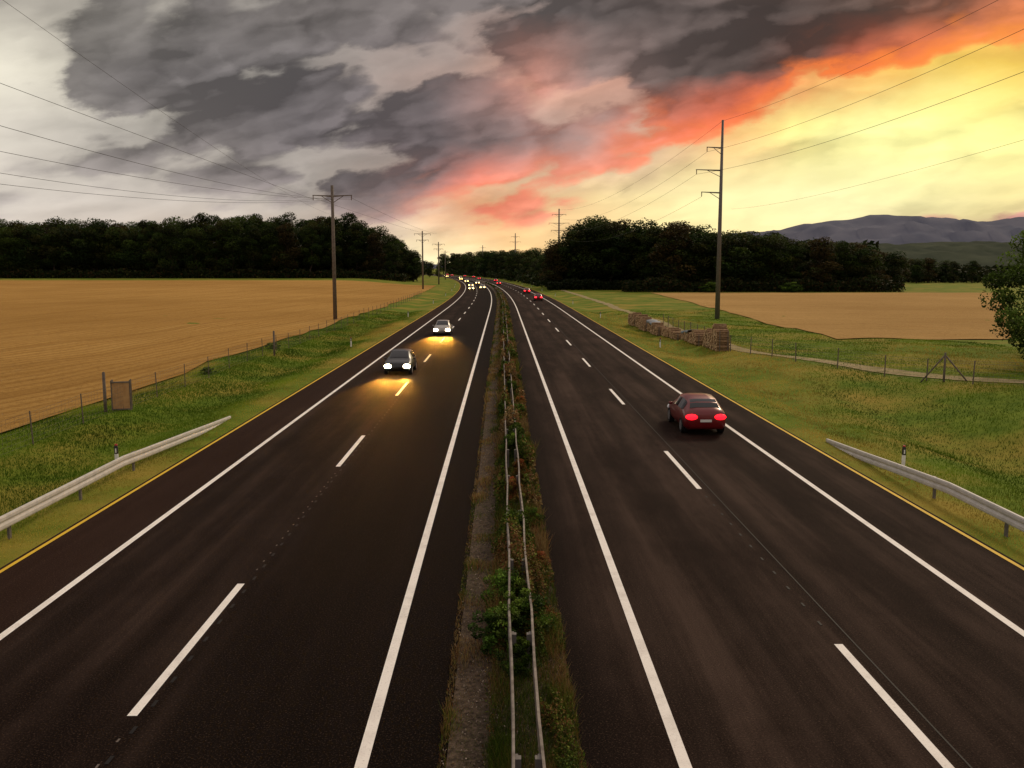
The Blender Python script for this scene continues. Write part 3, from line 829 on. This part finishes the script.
# ------------------------------------------------------------------ hills & mountains
def ridge(name,prof_pts,dist,depth,mat,label,seed,amp):
    r=np.random.default_rng(seed)
    xs=np.linspace(prof_pts[0][0],prof_pts[-1][0],200)
    hh=np.interp(xs,[p[0] for p in prof_pts],[p[1] for p in prof_pts])
    n=sum(np.sin(xs/dist*k*r.uniform(.8,1.2)+r.uniform(0,6))*amp/k**.8*8 for k in(20,37,61,113,190,310))
    hh=np.maximum(hh+n,-20)
    rows=18; V=[]
    for j in range(rows):
        t=j/(rows-1); f=math.sin(t*math.pi/2)
        rn=sum(np.sin(xs/dist*k+j*1.3*k/40+r.uniform(0,6))*amp/k**.6*11 for k in(30,67,140,260))
        for x,h,e in zip(xs,hh,rn): V.append((x+0,dist+depth*t,h*f+e*math.sin(math.pi*t)-5))
    m=len(xs); i=np.arange(rows-1)[:,None]*m+np.arange(m-1)[None]
    F=np.stack([i,i+1,i+m+1,i+m],-1).reshape(-1,4)
    me=mesh_np(name,V,F,mat); me.polygons.foreach_set('use_smooth',[True]*len(F))
    o=ob(name,me); tag(o,label,'hill' if 'hill' in name else 'mountain',kind='structure')
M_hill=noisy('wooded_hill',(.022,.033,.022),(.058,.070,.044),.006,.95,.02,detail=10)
M_mtn=noisy('hazy_mountain',(.090,.100,.140),(.145,.148,.185),.0012,.95,.02,detail=10)  # distance haze is painted into the ridge colour
k=3000/905
ridge('hill',[(180*k,10*k),(260*k,20*k),(320*k,25*k),(360*k,29*k),(400*k,32*k),(460*k,34*k),(560*k,37*k),(700*k,30*k),(900*k,10*k)],3000,900,M_hill,'dark wooded hill in front of the mountains',5,5)
k=13700/905
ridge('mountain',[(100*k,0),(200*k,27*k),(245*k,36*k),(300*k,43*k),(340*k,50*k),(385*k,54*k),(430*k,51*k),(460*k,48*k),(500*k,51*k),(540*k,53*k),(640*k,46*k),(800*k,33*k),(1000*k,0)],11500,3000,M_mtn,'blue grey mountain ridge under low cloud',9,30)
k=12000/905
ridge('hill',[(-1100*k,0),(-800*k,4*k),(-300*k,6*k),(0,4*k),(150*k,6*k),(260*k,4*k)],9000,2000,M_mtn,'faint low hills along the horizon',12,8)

# ------------------------------------------------------------------ world: sunset cloud sky
w=bpy.data.worlds.new('World'); scene.world=w; w.use_nodes=True
try: w.cycles.sampling_method='NONE'
except Exception as e: print('w',e)
t=NT(w.node_tree); t.n.clear()
tc=t.node('ShaderNodeTexCoord'); sp=t.node('ShaderNodeSeparateXYZ'); t.put(sp.inputs[0],tc.outputs['Generated'])
X,Y,Z=sp.outputs
az=t.M('ARCTAN2',X,Y); v=t.M('DIVIDE',Z,t.M('MAXIMUM',Y,.35))
vs=t.M('POWER',t.M('MAXIMUM',v,.0005),.80)
def cc(da,dv,seed=0.,ax=.8,vy=1.8,tilt=.34):
    return t.comb(t.M('ADD',t.M('MULTIPLY',az,ax),da),t.M('ADD',t.M('SUBTRACT',t.M('MULTIPLY',vs,vy),t.M('MULTIPLY',az,tilt)),dv),seed)
def off(a,k): return t.M('MULTIPLY',t.M('SUBTRACT',a,.5),k)
w1=t.noise(cc(0,0,7.3),3.0,5,.55,.0)
s1=t.node('ShaderNodeSeparateColor'); t.put(s1.inputs[0],w1.outputs['Color'])
big=t.noise(cc(0,0),4.2,7,.52,.0)
tur=t.noise(cc(0,0,3.1,.95,1.7,.3),14,7,.62,.0)
s2=t.node('ShaderNodeSeparateColor'); t.put(s2.inputs[0],tur.outputs['Color'])
# heaped lobes: cellular distance on a warped plane
def lobes(scale,da=0.,dv=0.):
    vec=t.comb(t.M('ADD',t.M('ADD',t.M('MULTIPLY',az,.9),da),t.M('ADD',off(s1.outputs[2],.10),off(s2.outputs[0],.06))),
               t.M('ADD',t.M('ADD',t.M('SUBTRACT',t.M('MULTIPLY',vs,1.75),t.M('MULTIPLY',az,.32)),dv),t.M('ADD',off(s1.outputs[0],.10),off(s2.outputs[1],.06))),0.)
    x=t.node('ShaderNodeTexVoronoi',voronoi_dimensions='2D',feature='F1'); t.put(x.inputs['Vector'],vec)
    x.inputs['Scale'].default_value=scale; x.inputs['Detail'].default_value=2.; x.inputs['Roughness'].default_value=.42; x.inputs['Lacunarity'].default_value=2.3
    d=x.outputs['Distance']; return t.M('SUBTRACT',1,t.M('MULTIPLY',d,d))
lb=lobes(7.5); lb1=lobes(7.5,.012,-.019)
azw=t.M('ADD',az,t.M('ADD',off(s1.outputs[0],.12),off(s2.outputs[1],.07)))
vw=t.M('ADD',v,t.M('ADD',off(s1.outputs[1],.06),off(s2.outputs[2],.04)))
pos=t.mr(azw,-1.2,1.2)
def A(px): return (math.atan((px-502)/932)+1.2)/2.4
def grid(rows,endl,endr,col=True):
    c=None;pv=None
    for y,st_ in rows:
        f=(lambda k:lin(k)) if col else (lambda k:(k,k,k,1))
        stops=[(0.02,f(endl))]+[(A(px),f(k)) for px,k in st_]+[(.97,f(endr))]
        rr=t.ramp(pos,stops,'LINEAR'); vv=(268-y)/948
        c=rr if c is None else t.mix(t.mr(vw,pv,vv,0,1),c,rr)
        pv=vv
    return c
thick=grid([
 (262,[(0,.44),(200,.44),(400,.2),(430,0),(500,.2),(600,.1),(750,0),(850,.42),(1024,.60)]),
 (235,[(0,.54),(200,.52),(380,.40),(430,.0),(480,.48),(540,.36),(600,.05),(760,.05),(840,.58),(930,.74),(1024,.78)]),
 (205,[(0,.50),(120,.54),(200,.62),(300,.74),(380,.78),(430,.60),(480,.70),(540,.66),(600,.44),(680,.12),(800,.05),(870,.52),(940,.70),(1024,.66)]),
 (165,[(0,.48),(80,.56),(180,.74),(300,.93),(430,.95),(500,.76),(600,.66),(650,.64),(690,.46),(740,.16),(900,.0),(1024,.02)]),
 (120,[(0,.44),(60,.52),(120,.76),(200,.88),(300,.98),(450,.92),(500,.76),(560,.60),(620,.70),(680,.76),(720,.74),(770,.66),(820,.42),(900,.12),(1024,.06)]),
 (80,[(0,.26),(50,.42),(90,.74),(150,.88),(200,.96),(400,.92),(450,.80),(520,.66),(580,.78),(640,1.),(740,1.1),(800,.96),(850,.80),(900,.62),(960,.44),(1024,.34)]),
 (40,[(0,.28),(50,.44),(100,.74),(200,.84),(300,.92),(400,.88),(470,.86),(540,.92),(620,1.05),(800,1.2),(860,1.1),(905,.92),(960,.80),(1024,.72)]),
 (0,[(0,.58),(60,.56),(150,.62),(300,.76),(400,.82),(500,.90),(600,1.),(800,1.2),(880,1.1),(940,1.),(1024,.92)]),
 (-80,[(0,.8),(500,.8),(900,.9),(1024,.8)])],.7,.6,False)
glow=grid([
 (262,[(0,(198,184,172)),(380,(226,200,172)),(430,(255,240,190)),(500,(255,214,150)),(640,(255,228,160)),(780,(255,232,170)),(900,(242,200,164)),(1024,(224,184,162))]),
 (200,[(0,(220,210,198)),(300,(194,183,173)),(400,(214,186,168)),(470,(250,182,138)),(600,(255,224,164)),(700,(255,243,178)),(850,(255,247,184)),(1024,(255,234,168))]),
 (130,[(0,(222,214,200)),(200,(184,177,168)),(400,(168,157,152)),(550,(216,186,172)),(640,(230,184,162)),(730,(255,196,128)),(800,(255,236,146)),(880,(255,250,166)),(1024,(255,248,158))]),
 (70,[(0,(240,233,214)),(100,(218,210,194)),(300,(172,165,159)),(450,(194,168,157)),(520,(236,176,150)),(650,(206,162,145)),(780,(246,146,92)),(860,(255,180,92)),(940,(255,212,104)),(1024,(255,214,100))]),
 (0,[(0,(190,183,170)),(200,(184,177,167)),(400,(170,162,157)),(500,(166,154,149)),(700,(160,141,134)),(900,(220,132,92)),(960,(242,148,92)),(1024,(246,152,90))]),
 (-80,[(0,(170,162,150)),(500,(165,150,142)),(1024,(200,150,120))])],(150,140,135),(190,160,135))
dark_=grid([
 (240,[(0,(172,162,157)),(300,(170,155,150)),(400,(190,162,152)),(480,(240,136,104)),(600,(246,176,142)),(800,(230,174,152)),(900,(206,150,144)),(1024,(192,144,146))]),
 (185,[(0,(160,152,146)),(200,(134,126,123)),(350,(116,107,107)),(430,(134,112,110)),(490,(226,126,102)),(560,(232,144,118)),(620,(246,136,100)),(760,(250,142,92)),(880,(240,166,134)),(1024,(228,162,142))]),
 (130,[(0,(150,144,138)),(120,(122,116,113)),(300,(102,96,97)),(430,(110,100,101)),(520,(152,128,124)),(600,(182,146,136)),(680,(222,122,96)),(760,(250,114,70)),(840,(254,150,82)),(1024,(252,180,110))]),
 (70,[(0,(146,140,134)),(120,(112,107,105)),(300,(104,99,99)),(420,(116,107,107)),(480,(154,122,115)),(530,(188,130,114)),(600,(138,116,110)),(680,(100,87,83)),(740,(86,74,70)),(820,(112,76,66)),(870,(190,96,68)),(940,(240,124,72)),(1024,(250,144,78))]),
 (10,[(0,(134,129,121)),(200,(114,109,106)),(400,(112,105,103)),(520,(108,100,98)),(640,(98,88,85)),(780,(84,73,69)),(880,(98,80,72)),(940,(134,94,78)),(985,(176,108,80)),(1024,(206,122,82))]),
 (-80,[(0,(105,100,98)),(500,(105,97,95)),(1024,(130,100,88))])],(110,104,102),(140,115,105))
field_=t.M('ADD',thick,t.M('ADD',off(big.outputs[0],1.1),t.M('ADD',t.M('MULTIPLY',t.M('SUBTRACT',lb,.82),.46),off(tur.outputs[0],.30))))
mask=t.mr(field_,.41,.64,0,1,True)
deep=t.mr(field_,.45,1.35,1.20,.85)
relief=t.M('MULTIPLY',t.M('SUBTRACT',lb,lb1),1.15)
fine_=t.M('ADD',t.M('MULTIPLY',t.M('SUBTRACT',lb,.82),.50),t.M('ADD',off(tur.outputs[0],.55),t.mr(big.outputs[0],.35,.65,.12,-.12)))
bwd=t.node('ShaderNodeRGBToBW'); t.put(bwd.inputs[0],dark_)
dsc=t.M('ADD',deep,t.M('MULTIPLY',t.M('ADD',relief,fine_),t.mr(bwd.outputs[0],.1,.6,1,.65)))
dsc=t.M('MINIMUM',t.M('MAXIMUM',dsc,.66),1.55)
sd=t.node('ShaderNodeVectorMath',operation='SCALE'); t.put(sd.inputs[0],dark_); t.put(sd.inputs['Scale'],dsc)
gsc=t.M('ADD',t.mr(field_,.0,.45,1.12,.97),t.M('ADD',t.M('MULTIPLY',relief,.2),t.M('MULTIPLY',fine_,.3)))
sg=t.node('ShaderNodeVectorMath',operation='SCALE'); t.put(sg.inputs[0],glow); t.put(sg.inputs['Scale'],gsc)
c=t.mix(mask,sg.outputs[0],sd.outputs[0])
# cloud rims burn orange along the line where the cloud deck ends, rising towards the sun side
dl=t.M('DIVIDE',t.M('SUBTRACT',vw,t.M('ADD',.096,t.M('MULTIPLY',azw,.30))),.040)
band=t.M('EXPONENT',t.M('MULTIPLY',t.M('MULTIPLY',dl,dl),-1))
edge=t.M('SUBTRACT',1,t.M('ABSOLUTE',t.mr(field_,.40,.78,-1,1)),clamp=True)
etint=t.ramp(pos,[(A(380),lin((196,156,144))),(A(440),lin((240,152,124))),(A(500),lin((254,144,108))),(A(700),lin((255,130,78))),(A(850),lin((255,132,64))),(A(1024),lin((255,152,72)))])
ef=t.ramp(pos,[(A(340),(0,0,0,1)),(A(450),(.6,.6,.6,1)),(A(560),(.65,.65,.65,1)),(A(620),(.75,.75,.75,1)),(A(720),(.95,.95,.95,1)),(A(1024),(.9,.9,.9,1))])
brk=t.mr(s1.outputs[2],.40,.56,.45,1,True)
c=t.mix(t.M('MULTIPLY',t.M('MULTIPLY',t.M('MULTIPLY',edge,ef),band),brk),c,etint)
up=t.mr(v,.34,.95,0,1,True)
top=t.mix(up,c,(.86,.74,.66,1))  # uniform bright overhead sky, added above the view as fill light
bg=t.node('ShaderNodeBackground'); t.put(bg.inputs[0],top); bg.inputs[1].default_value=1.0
sky=t.node('ShaderNodeTexSky'); sky.sky_type='NISHITA'; sky.sun_disc=False; sky.sun_elevation=R(32); sky.sun_rotation=R(32)
bg2=t.node('ShaderNodeBackground'); t.put(bg2.inputs[0],sky.outputs[0]); bg2.inputs[1].default_value=.05
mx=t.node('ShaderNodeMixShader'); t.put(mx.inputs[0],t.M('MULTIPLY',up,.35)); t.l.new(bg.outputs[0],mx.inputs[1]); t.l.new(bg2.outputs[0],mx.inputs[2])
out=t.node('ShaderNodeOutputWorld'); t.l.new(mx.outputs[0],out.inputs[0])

sl=bpy.data.lights.new('sun','SUN'); sl.energy=1.6; sl.angle=R(14); sl.color=(1,.80,.55)
so=bpy.data.objects.new('sun',sl); col.objects.link(so)
az_,el_=R(32),R(32)
d=Vector((-math.sin(az_)*math.cos(el_),-math.cos(az_)*math.cos(el_),-math.sin(el_)))
so.rotation_euler=d.to_track_quat('-Z','Y').to_euler(); so.location=(30,60,60)

# ------------------------------------------------------------------ camera on the overpass
cam=bpy.data.cameras.new('camera'); co=bpy.data.objects.new('camera',cam); col.objects.link(co)
cam.sensor_width=36; cam.lens=36*905/1024; cam.clip_start=.1; cam.clip_end=40000
yaw=math.atan(10/905); th=math.atan(116/905)
fw=Vector((math.sin(yaw)*math.cos(th),math.cos(yaw)*math.cos(th),-math.sin(th)))
co.location=(0,0,6.99); co.rotation_euler=fw.to_track_quat('-Z','Y').to_euler()
scene.camera=co
print('trees',cnt)
